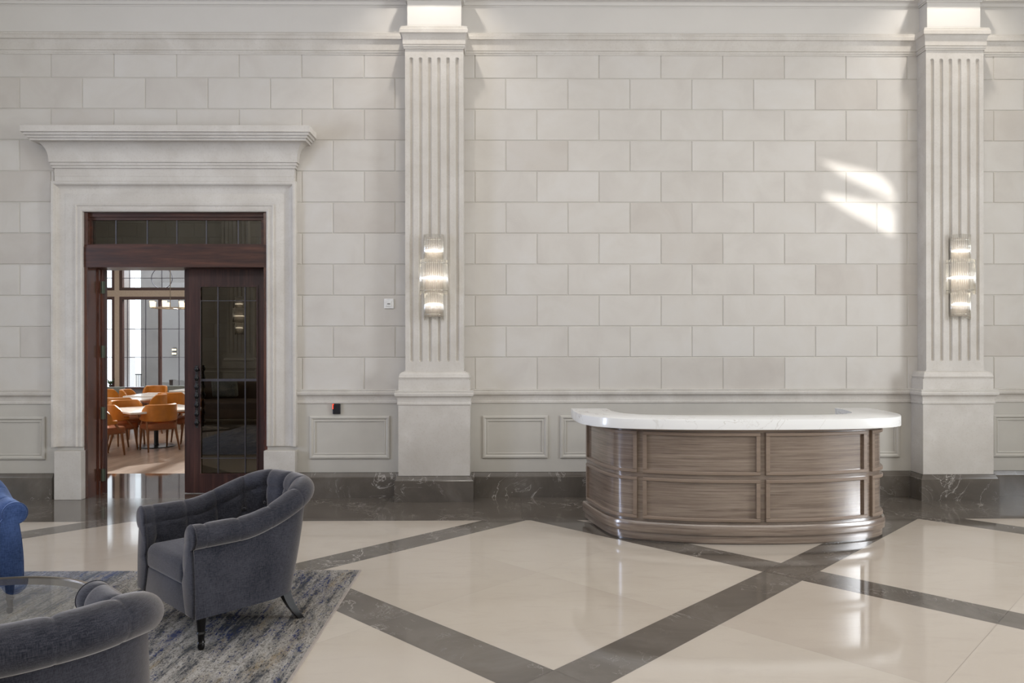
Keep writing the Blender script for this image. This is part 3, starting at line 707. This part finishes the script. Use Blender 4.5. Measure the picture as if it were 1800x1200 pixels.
for (i0, i1) in bounds:
    for z0_, z1_ in ((.166, .476), (.508, .820)):
        g = G(); e = 2; w_ = .025; d_ = .020
        fp = lambda za, zb: [(-.001, za), (d_-.004, za), (d_, za+.004), (d_, zb-.004), (d_-.004, zb), (-.001, zb)]
        strip(g, i0, i1, fp(z0_, z0_+w_)); strip(g, i0, i1, fp(z1_-w_, z1_)); strip(g, i0, i0+e, fp(z0_+w_, z1_-w_)); strip(g, i1-e, i1, fp(z0_+w_, z1_-w_))
        uv_arc(g.build('panel_moulding', M['oakf'], desk, smooth=35))
g = G(); pts = [curve[0]]+[curve[i] for i in range(0, 241, 6)]
inner = [(x*.86, y+.28 if abs(x) < .95 else y) for x, y in curve[::6]]
ring = [(x+nx*-.02, y+ny*-.02) for (x, y), (nx, ny) in zip(curve[::6], CN[::6])]
rin = []
for (x, y), (nx, ny) in zip(curve[::6], CN[::6]): rin.append((x-nx*.20, y-ny*.20))
for i in range(len(ring)-1):
    for za, zb in ((.0, .08), (.80, .846)): g.add([(ring[i][0], ring[i][1], za), (ring[i+1][0], ring[i+1][1], za), (rin[i+1][0], rin[i+1][1], za), (rin[i][0], rin[i][1], za), (ring[i][0], ring[i][1], zb), (ring[i+1][0], ring[i+1][1], zb), (rin[i+1][0], rin[i+1][1], zb), (rin[i][0], rin[i][1], zb)], [(0, 1, 2, 3), (4, 7, 6, 5), (0, 4, 5, 1), (2, 6, 7, 3), (0, 3, 7, 4), (1, 5, 6, 2)])
g.build('inner_shelf', M['oakf'], desk)
# stone top
sh = [(1.275, 6.42), (1.275, 6.18), (1.255, 5.90), (1.21, 5.76), (1.14, 5.64), (1.02, 5.545), (.85, 5.48), (.60, 5.43), (.30, 5.405), (0, 5.398)]
outp = catmull([(-a-.02, b-7.2038) for a, b in sh]+[(a, b-7.2038) for a, b in reversed(sh[:-1])], 8)
si = [(.99, 6.42), (.975, 6.16), (.93, 5.98), (.85, 5.88), (.70, 5.80), (.40, 5.76), (0, 5.75)]
inp = catmull([(-a, b-7.2038) for a, b in si]+[(a, b-7.2038) for a, b in reversed(si[:-1])], 8)
outr, _ = resample(outp, 96); inr, _ = resample(inp, 96)
g = G(); rings = []
for (x, y), (u, v), (nx, ny) in zip(outr, inr, normals(outr)):
    b = .006; rings.append([(u, v, .846), (x, y, .846), (x, y, .920-b), (x-nx*b*.3, y-ny*b*.3, .920-b*.3), (x-nx*b, y-ny*b, .920), (u, v, .920)])
g.loft(rings, True, True); g.build('stone_top', M['quartz'], desk, smooth=40)

# ------------------------------------------------------------------ rug
RC = fl(635.4, 1003.5); RL, RN = -4.75, -6.05
g = G(); g.box(RL, RC[0]-.012, RN, RC[1]-.012, 0, .011); rg = empty('area_rug', (0, 0, 0))
tag(rg, 'large abstract rug in grey, ochre and navy streaks under the tub armchairs', 'rug')
g.build('rug_pile', M['rug'], rg)
g = G(); g.box(RC[0]-.012, RC[0], RN, RC[1], 0, .009); g.box(RL, RC[0]-.012, RC[1]-.012, RC[1], 0, .009); g.build('rug_binding', M['rugedge'], rg)

# ------------------------------------------------------------------ armchairs
def armchair():
    root = empty('tub_armchair')
    yf, y0, ax_, yb, n_ = -.345, .02, .305, .345, 2.5
    by0, bxx, byb = -.02, .300, .225
    def pathpts(ax, yf, ym, ye):
        P = []
        for i in range(60): P.append((ax, yf+(ym-yf)*i/60))
        for i in range(121):
            ph_ = i/120*PI/2; P.append((ax*max(math.cos(ph_), 0)**(2/n_), ym+(ye-ym)*math.sin(ph_)**(2/n_)))
        return P
    def fullU(P):
        return P+[(-x, y) for x, y in reversed(P[:-1])]
    NS = 420
    T, LT = resample(fullU(pathpts(ax_, yf, y0, yb)), NS); B, LB = resample(fullU(pathpts(bxx+.045, yf, by0, byb+.035)), NS)
    TN = normals([(x, y) for x, y in T]); TN = [(-a, -b) if (T[i][0]*a+(T[i][1])*b) < 0 else (a, b) for i, (a, b) in enumerate(TN)]
    # keep normals pointing outwards on the arms
    p = .166; rings = []; btn = []
    def sstep(t): t = min(max(t, 0), 1); return t*t*(3-2*t)
    def hh(a): return .545+.125*(1-sstep((abs(a)-.16)/.50))
    for i in range(NS+1):
        a = (i/NS-.5)*LT; (x, y), (nx, ny) = T[i], TN[i]; bx, by = B[i]; h = hh(a); r = .060+.006*(1-sstep((abs(a)-.2)/.4))
        q = a/p; zu, zlw = h-.115, h-.235
        ring = []
        dist = abs((q+.5) % 1-.5)*p
        seam = math.exp(-(dist/.005)**2)
        cx_, cy_ = x+nx*(.018), y+ny*(.018)
        for k in range(7):
            t = k/6; z = .165+(h-r*.80-.165)*t
            px_, py_ = bx+(cx_-bx)*t, by+(cy_-by)*t; bl = .008*math.sin(PI*t)
            ring.append((px_+nx*bl, py_+ny*bl, z))
        for k in range(25):
            th = math.radians(-62+(205+62)*k/24); inn = sstep((math.degrees(th)-50)/110)
            A = .0016+.015*inn; wd = .004+.018*inn
            rr = r*(1+.0)-A*math.exp(-(dist/wd)**1.3 if dist > 0 else 0)
            ring.append((x+nx*rr*math.cos(th), y+ny*rr*math.cos(th), h+rr*math.sin(th)))
        zs_ = h+r*math.sin(math.radians(205)); ns_ = r*math.cos(math.radians(205))
        for k in range(1, 23):
            t = k/22; z = zs_+(.30-zs_)*t
            nn = ns_+(-.080-ns_)*sstep(t*1.6)
            if z > zu: d = dist
            elif z > zlw:
                v = (zu-z)/(zu-zlw); d = min(abs((q-v/2+.5) % 1-.5), abs((q+v/2+.5) % 1-.5))*p*.75
            else: d = abs((q+.5+.5) % 1-.5)*p*1.2+.01
            fade = 1-sstep((t-.8)/.2)
            disp = .021*(math.exp(-(d/.020)**1.2))*fade
            # deep dimple at buttons
            for zb_b, off in ((zu, 0), (zlw, .5)):
                dx = abs((q+off+.5) % 1-.5)*p; dz = z-zb_b; disp += .014*math.exp(-(dx*dx+dz*dz)/(.016**2))*fade
            nn = nn-.012+disp
            ring.append((x+nx*nn, y+ny*nn, z))
        ring.append((x-nx*.07, y-ny*.07, .22)); ring.append((x-nx*.05, y-ny*.05, .165))
        rings.append(ring)
    # softened front edges
    def endring(src, dy, sc_):
        c = Vector((sum(v[0] for v in src)/len(src), 0, sum(v[2] for v in src)/len(src)))
        return [(c.x+(v[0]-c.x)*sc_, v[1]+dy, c.z+(v[2]-c.z)*(1-(1-sc_)*.35)) for v in src]
    rings = [endring(rings[0], -.018, .80), endring(rings[0], -.014, .93)]+rings+[endring(rings[-1], -.014, .93), endring(rings[-1], -.018, .80)]
    g = G(); g.loft(rings, True, True); sh_ = g.build('upholstered_shell', M['velvet'], root, smooth=60)
    # piping round the front of each arm
    for src in (rings[2], rings[-3]):
        g = G(); pts = [(v[0], v[1]-.006, v[2]) for v in src[:54]]; g.tube(pts[::1], .0024, 6); g.build('piping', M['velvet'], root, smooth=True)
    g = G(); g.lathe([(0, -.006), (.007, -.004), (.0105, 0), (.007, .004), (0, .006)], n=12); me = None
    first = None
    for row, off in ((0, 0), (1, .5)):
        for k in range(-6, 7):
            a = (k+off)*p
            if abs(a) > LT/2-.06: continue
            i = int(round((a/LT+.5)*NS)); (x, y), (nx, ny) = T[i], TN[i]; h = hh(a); z = h-(.115 if row == 0 else .235)
            nn = -.080-.012+.021+.006
            if first is None: first = g.build('button', M['velvet'], root, smooth=True); b = first
            else: b = first.copy(); COL.objects.link(b); b.parent = root
            b.location = (x+nx*nn, y+ny*nn, z); b.rotation_euler = (PI/2, 0, math.atan2(ny, nx)+PI/2)
    g = G(); cushion(g, -.238, .238, -.362, .22, .30, .425, .05, .045, .03); g.build('seat_cushion', M['velvet'], root, smooth=50)
    g = G(); g.box(-.27, .27, -.352, -.1, .166, .302, bev=.006); g.build('front_rail', M['velvet'], root, smooth=30)
    g = G(); poly = [(b[0]*.93, b[1]*.93 if b[1] > 0 else b[1]) for b in B[::8]]; g.prism(poly, .168, .29); g.build('seat_base', M['velvet'], root)
    for sx in (-1, 1):
        g = G(); g.lathe([(.011, 0), (.015, .008), (.017, .018), (.014, .030), (.019, .034), (.0165, .038), (.0145, .046), (.016, .070), (.020, .076), (.0225, .080), (.020, .084), (.0175, .088), (.024, .160), (.026, .166), (.026, .178)], (0, 0, 0), 20)
        o = g.build('leg', M['ebony'], root, smooth=35); o.location = (sx*.292, -.30, 0)
        g = G(); rings = []
        for k in range(11):
            t = k/10; z = .185*(1-t); yy = .165+.085*t**1.7; s_ = .025-.009*t; xx = sx*(.235+.02*t)
            rings.append([(xx-s_, yy-s_, z), (xx+s_, yy-s_, z), (xx+s_, yy+s_, z), (xx-s_, yy+s_, z)])
        g.loft(rings); g.build('leg', M['ebony'], root, smooth=30)
    return root
A = armchair(); A.location = (-1.452, -3.213, .011); A.rotation_euler = (0, 0, math.radians(-44))
tag(A, 'grey velvet tufted tub armchair on black legs, whole, in front of the doorway', 'armchair', 'tufted tub armchairs round the glass table')
C_ = copy_tree(A); C_.location = (-1.445, -4.975, .011); C_.rotation_euler = (0, 0, math.radians(-135)); C_['label'] = 'grey velvet tub armchair seen from behind, nearest the camera, cut by the frame'
B_ = copy_tree(A); B_.location = (-3.11, -3.12, .011); B_.rotation_euler = (0, 0, math.radians(45)); B_['label'] = 'grey velvet tub armchair with blue daylight painted into its fabric, cut by the left edge, facing the glass table'
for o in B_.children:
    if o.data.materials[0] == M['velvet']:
        o.material_slots[0].link = 'OBJECT'; o.material_slots[0].material = M['velvet_bluecast']

# ------------------------------------------------------------------ glass coffee table
ct = empty('coffee_table', (-2.24, -4.20, .011)); tag(ct, 'round glass coffee table with a bronze metal rim on the streaked rug', 'coffee table')
g = G(); g.prism([(.5325*math.cos(2*PI*k/96), .5325*math.sin(2*PI*k/96)) for k in range(96)], .348, .358); g.build('glass_top', M['tableglass'], ct, smooth=30)
g = G(); g.lathe([(.534, .325), (.549, .325), (.551, .360), (.534, .362), (.534, .325)], n=96); g.build('metal_rim', M['bronze'], ct, smooth=30)
for k in range(4):
    a = PI/2*k+2.5; g = G(); g.tube([(.530*math.cos(a), .530*math.sin(a), .335), (.46*math.cos(a), .46*math.sin(a), .2), (.45*math.cos(a), .45*math.sin(a), .0)], .010, 10); g.build('leg', M['bronze'], ct, smooth=True)

# ------------------------------------------------------------------ dining room beyond the doorway
DZ = -.18; WY = 12.3; DXL, DXR = -14.5, 5.2
g = G(); g.box(DXL, DXR, YE, WY+.2, DZ-.05, DZ); tag(g.build('floor_dining', M['dfloor']), kind='structure')
g = G(); g.box(DXL, DXR, YE-.02, YE, DZ, -.0005); tag(g.build('trim_40', M['dark']), kind='structure')
g = G(); g.box(DXL, DXR, .3, WY+.2, 4.15, 4.25); tag(g.build('ceiling_dining', M['paint']), kind='structure')
g = G(); g.box(DXL-.1, DXL, .3, WY+.2, DZ, 4.2); tag(g.build('wall_dining_left', M['dwall']), kind='structure')
g = G(); g.box(DXR, DXR+.1, .3, WY+.2, DZ, 4.2); tag(g.build('wall_dining_right', M['dwall']), kind='structure')
sill, rl0, rl1, wt1 = AZ(679, WY), AZ(525, WY), AZ(506, WY), 3.75
g = G(); g.box(DXL, DXR, WY, WY+.2, DZ, sill); g.box(DXL, DXR, WY, WY+.2, wt1, 4.2); tag(g.build('wall_dining_back', simple('dim_panel', (.20, .20, .23), .6)), kind='structure')
g = G(); g.box(DXL, DXR, WY-.10, WY, sill-.05, sill); tag(g.build('trim_41', M['winframe']), kind='structure')
pA, pB = AX(206.5, WY), AX(206.5, WY)+2.55
posts = [pA+2.55*k for k in range(-2, 7)]; pw = .062
for i in range(len(posts)-1):
    a, b = posts[i], posts[i+1]; wn = empty('window_%d' % (10+i)); tag(wn, kind='structure')
    g = G(); g.box(a-pw, a+pw, WY-.03, WY+.10, sill, wt1)
    g.box(a+pw, b-pw, WY-.03, WY+.10, rl0+.06, rl1-.06); g.build('cream_post', M['winpost'], wn)
    fw = .075; g = G()
    for z0_, z1_ in ((sill, rl0+.06), (rl1-.06, wt1)):
        g.box(a+pw, a+pw+fw, WY-.02, WY+.08, z0_, z1_); g.box(b-pw-fw, b-pw, WY-.02, WY+.08, z0_, z1_); g.box(a+pw+fw, b-pw-fw, WY-.02, WY+.08, z1_-fw, z1_)
        if z0_ > 2: g.box(a+pw+fw, b-pw-fw, WY-.02, WY+.08, z0_, z0_+fw)
    m_ = a+(AX(280.5, WY)-pA); g.box(m_-.028, m_+.028, WY-.02, WY+.08, sill, rl0+.06-fw); g.build('window_frame', M['winframe'], wn)
    g = G(); g.box(a+pw, b-pw, WY+.03, WY+.036, sill, wt1); g.build('pane', M['clear'], wn)
    g = G(); lw = .008
    for X in (AX(223.4, WY), AX(255.5, WY), AX(314, WY)):
        X = a+(X-pA); g.box(X-lw, X+lw, WY+.01, WY+.03, sill, rl0)
    for y in (577.5, 627): z = AZ(y, WY); g.box(a+pw+fw, b-pw-fw, WY+.01, WY+.03, z-lw, z+lw)
    z = AZ(488.5, WY); g.box(a+pw+fw, b-pw-fw, WY+.01, WY+.03, z-lw, z+lw)
    X = a+(AX(284, WY)-pA); zz = AZ(488.5, WY); g.box(X-lw, X+lw, WY+.01, WY+.03, rl1, wt1)
    X2 = a+(AX(227.5, WY)-pA); g.box(X2-lw, X2+lw, WY+.01, WY+.03, rl1, wt1)
    g.tube([(X+.27*math.cos(t*PI/24), WY+.02, zz+.27*math.sin(t*PI/24)) for t in range(48)], .011, 6, closed=True); g.build('lead_came', M['lead'], wn)
# outside: pale facade, white pier, terrace and railing
EY = WY+3.2
g = G(); g.box(AX(247.5, EY), DXR+2, EY, EY+.3, -.6, 3.95); tag(g.build('exterior_wall', M['facade']), kind='structure')
g = G(); g.box(AX(213, WY+1.0), AX(228, WY+1.0), WY+1.0, WY+1.3, -.6, 4.6); tag(g.build('exterior_pillar', simple('white_render', (.6, .6, .62), .7)), kind='structure')
g = G(); g.box(-22, 2, WY+.2, 22, -.65, -.55); tag(g.build('ground', simple('terrace_paving', (.55, .53, .5), .8)), kind='structure')
rr = empty('railing', (0, 0, 0)); xa, xb = AX(227, EY-.4), AX(249, EY-.4); ya = EY-.4; zt, zb = AZ(656, ya), AZ(681, ya)
g = G(); g.box(xa, xb, ya-.02, ya+.02, zt-.03, zt); g.build('handrail', M['iron'], rr)
for k in range(8):
    X = xa+(xb-xa)*(k+.5)/8; g = G(); g.box(X-.008, X+.008, ya-.008, ya+.008, -.55, zt); g.build('baluster', M['iron'], rr)
tag(rr, 'dark metal railing outside in the bright gap between the window piers', 'railing')

def dining_chair():
    r = empty('dining_chair')
    g = G(); N = 36; out = []
    for k in range(N+1):
        a = math.radians(-18+216*k/N); R_ = .25; x = R_*math.cos(a); y = .01+.235*math.sin(a); f = math.sin(max(0, min(PI, a)))**.5 if 0 < a < PI else 0
        zt = .535+.20*min(1, max(0, math.sin(a))*1.9)**.5 if 0 < a < PI else .535
        zb = .46+.02*(1-f); e = .022; zt = max(zt, zb+.06)
        nx, ny = math.cos(a), math.sin(a)
        out.append([(x+nx*e, y+ny*e, zb+.01), (x+nx*(e+.004), y+ny*(e+.004), (zb+zt)/2), (x+nx*e, y+ny*e, zt-.012), (x, y, zt), (x-nx*e, y-ny*e, zt-.012), (x-nx*(e+.002), y-ny*(e+.002), (zb+zt)/2), (x-nx*e, y-ny*e, zb+.01), (x, y, zb)])
    g.loft(out, True, True); g.build('backrest', M['orange'], r, smooth=50)
    g = G(); cushion(g, -.225, .225, -.25, .20, .34, .435, .09, .03, .02, n=4); g.build('seat', M['tanseat'], r, smooth=50)
    g = G(); g.box(-.20, .20, -.22, .18, .325, .352); g.build('seat_frame', M['chairwood'], r)
    for sx in (-1, 1):
        g = G(); g.tube([(sx*.22, .12, .50), (sx*.21, .14, .35), (sx*.235, .24, 0)], [.020, .023, .012], 8); g.build('leg', M['chairwood'], r, smooth=True)
        g = G(); g.tube([(sx*.225, -.05, .48), (sx*.20, -.17, .34), (sx*.205, -.21, 0)], [.018, .022, .012], 8); g.build('leg', M['chairwood'], r, smooth=True)
    return r
def W(px_, d): return (px_-886)*d/1310., d-7.204
dc = dining_chair(); chairs = [
    # (pixel x, distance, facing dx, dy, label)
    # (x, y, facing dx, dy, label)
    (-5.50, 4.69, -.70, .71, 'tan leather dining chair with its back to the doorway, nearest of all'),
    (-6.13, 4.70, .707, .707, 'tan dining chair at the left corner of the nearest table, beside the hinged door edge'),
    (-6.33, 5.35, .707, -.707, 'tan dining chair on the far side of the nearest table, mostly hidden by its top'),
    (-5.42, 5.62, -.707, -.707, 'tan dining chair at the right of the nearest table, half behind the closed leaf'),
    (-6.02, 4.02, .5, .86, 'tan dining chair cut by the open door leaf, low at the left of the doorway'),
    (-6.88, 6.20, -.1, .99, 'tan dining chair with broad back just behind the nearest table, left side'),
    (-6.72, 7.05, -.95, -.2, 'tan curved dining chair seen side-on between the middle tables'),
    (-8.53, 9.0, .3, .9, 'tan dining chair at the far left, in front of the grey seat'),
    (-8.2, 8.0, .8, .5, 'low tan dining chair at the far left by the second table'),
    (-7.86, 8.65, .95, .1, 'tan dining chair at the left end of the far middle table'),
    (-6.62, 7.72, -.12, .99, 'tan dining chair with broad back standing before the far middle table'),
    (-8.05, 10.0, .1, -.99, 'tan dining chair on the window side of the far middle table')]
for i, (px_, d, fx, fy, lb) in enumerate(chairs):
    o = dc if i == 0 else copy_tree(dc); o.location = (px_, d, DZ); o.rotation_euler = (0, 0, math.atan2(fx, -fy)); tag(o, lb, 'chair', 'tan dining chairs')
def dining_table():
    r = empty('dining_table'); g = G(); g.box(-.6, .6, -.6, .6, .592, .623, bev=.006); g.build('tabletop', M['tabletop'], r)
    g = G(); g.lathe([(.29, 0), (.29, .012), (.04, .022), (.035, .05), (0, .05)], n=40); g.build('base', M['iron'], r, smooth=30)
    g = G(); g.lathe([(.035, .02), (.035, .59), (.12, .592), (.12, .6), (0, .6)], n=16); g.build('pedestal', M['iron'], r, smooth=30); return r
dt = dining_table()
for i, (px_, d, rz, lb) in enumerate([(276.3, 12.30, PI/4, 'pale square dining table nearest the doorway, white light on its top'), (200, 14.3, .05, 'pale dining table at the left, behind the broad-backed tan chair'),
                                  (291, 15.95, .05, 'pale dining table in the middle distance before the long window'), (362, 17.8, .0, 'pale dining table at the far right, almost hidden by the closed leaf')]):
    o = dt if i == 0 else copy_tree(dt); x, y = W(px_, d); o.location = (x, y, DZ); o.rotation_euler = (0, 0, rz); tag(o, lb, 'table', 'pale dining tables')
# grey upholstered seats under the window
def lounge_chair():
    r = empty('lounge_chair'); g = G(); cushion(g, -.23, .23, -.28, .25, .16, .42, .08, .04, .02, n=4); g.build('seat', M['greyfab'], r, smooth=50)
    g = G(); cushion(g, -.24, .24, .18, .30, .30, .68, .05, .03, .0, n=3); g.build('backrest', M['greyfab'], r, smooth=50)
    for sx in (-1, 1):
        for yy in (-.22, .2): g = G(); g.tube([(sx*.24, yy, .18), (sx*.25, yy, 0)], [.018, .012], 8); g.build('leg', M['chairwood'], r, smooth=True)
    return r
lc = lounge_chair()
for i, (px_, d, rz, lb) in enumerate([(203, 17.6, .5, 'pale grey-green upholstered chair by the cream window post'), (281, 18.6, PI, 'dark grey chair back under the window mullion'), (318, 18.6, PI, 'dark grey chair back under the window, beside the closed leaf')]):
    o = lc if i == 0 else copy_tree(lc); x, y = W(px_, d); o.location = (x, y, DZ); o.rotation_euler = (0, 0, rz); tag(o, lb, 'chair', 'grey lounge chairs by the window')
# chandelier
cx_, cyy = W(301, 16.2); ch = empty('chandelier', (cx_, cyy, 4.15)); tag(ch, 'ring chandelier with small glowing cream shades hanging in the dining room', 'chandelier')
zc = AZ(541, cyy)-4.15; g = G(); g.tube([(0, 0, 0), (0, 0, zc)], .008, 8); g.build('stem', M['bronze'], ch)
g = G(); g.tube([(.38*math.cos(t*PI/20), .38*math.sin(t*PI/20), zc) for t in range(40)], .010, 6, closed=True); g.tube([(-.38, 0, zc), (.38, 0, zc)], .006, 6); g.tube([(0, -.38, zc), (0, .38, zc)], .006, 6); g.build('ring', M['bronze'], ch)
for k in range(7):
    a = 2*PI*k/7+.35; g = G(); g.lathe([(.040, 0), (.050, .13), (.046, .13), (.038, .005)], (.38*math.cos(a), .38*math.sin(a), zc+.01), 14); g.build('lamp_shade', M['shade'], ch, smooth=True)
# sill objects
x, z = at(194, 676, WY-.06); r = empty('potted_plant', (x, WY-.05, sill)); g = G(); g.lathe([(.03, 0), (.045, .07), (.04, .07), (0, .06)], n=16); g.build('pot', M['pot'], r, smooth=30)
g = G(); random.seed(3)
for k in range(12):
    a = k*2.4; le = .12+.06*random.random(); tip = (le*.7*math.cos(a), le*.3*math.sin(a), .08+le*(.5+.5*random.random())); mid = (tip[0]*.5, tip[1]*.5, tip[2]*.65)
    g.tube([(0, 0, .06), mid, tip], [.003, .016, .002], 5)
g.build('foliage', M['leaf'], r, smooth=True); tag(r, 'small dark leafy plant in a pot on the dining room window sill', 'plant')
x, z = at(300.5, 676, WY-.06); r = empty('tumbler', (x, WY-.05, sill)); g = G(); g.lathe([(0, 0), (.04, 0), (.05, .19), (.046, .19), (.037, .01), (0, .01)], n=18); g.build('cup', M['pot'], r, smooth=30)
tag(r, 'dark tumbler standing on the dining room window sill', 'tumbler')
# sconce reflection in the window, modelled as two lamps on the wall outside
r = empty('sconce_reflection', (AX(307.5, EY), EY, AZ(617, EY))); 
for dz in (-.06, .06):
    g = G(); g.lathe([(0, -.025), (.06, -.025), (.06, .025), (0, .025)], (0, -.06, dz), 16); g.build('lamp', M['shade'], r)
g = G(); g.box(-.05, .05, -.02, 0, -.12, .12); g.build('backplate', M['iron'], r); tag(r, 'reflected sconce modelled as two glowing lamps on the grey wall outside the window', 'wall light')

# ------------------------------------------------------------------ behind the camera, seen in the door glass
so = empty('chesterfield_sofa', (-5.0, -6.55, 0), PI); tag(so, 'dark rolled-arm sofa reflected in the closed door glass', 'sofa')
g = G(); cushion(g, -.95, .95, -.42, .30, .12, .44, .06, .05, .03); g.build('seat', M['leather'], so, smooth=50)
g = G(); cushion(g, -1.05, 1.05, .22, .44, .12, .80, .08, .07, .0); g.build('backrest', M['leather'], so, smooth=50)
for sx in (-1, 1):
    g = G(); g.box(sx*1.02-.09, sx*1.02+.09, -.42, .42, .1, .56, bev=.02); g.tube([(sx*1.04, -.44, .60), (sx*1.04, .40, .62)], .11, 16); g.build('arm', M['leather'], so, smooth=40)
    for yy in (-.36, .36): g = G(); g.lathe([(.02, 0), (.03, .13)], (sx*.98, yy, 0), 12); g.build('leg', M['ebony'], so)
r = empty('throw_cushion', (-5.35, -6.66, .665), PI); r.rotation_euler = (math.radians(12), 0, PI); g = G(); cushion(g, -.24, .24, -.06, .06, -.17, .17, .05, .05, .0); g.build('cushion', M['cushion'], r, smooth=60); tag(r, 'patterned cushion on the reflected dark sofa', 'cushion')
r = empty('side_table', (-6.45, -6.5, 0)); g = G(); g.box(-.25, .25, -.25, .25, .5, .53, bev=.004); g.build('tabletop', M['ebony'], r)
for sx in (-1, 1):
    for sy in (-1, 1): g = G(); g.box(sx*.235-.012, sx*.235+.012, sy*.235-.012, sy*.235+.012, 0, .5); g.build('leg', M['brass'], r)
tag(r, 'dark side table with brass legs reflected beside the sofa', 'side table')
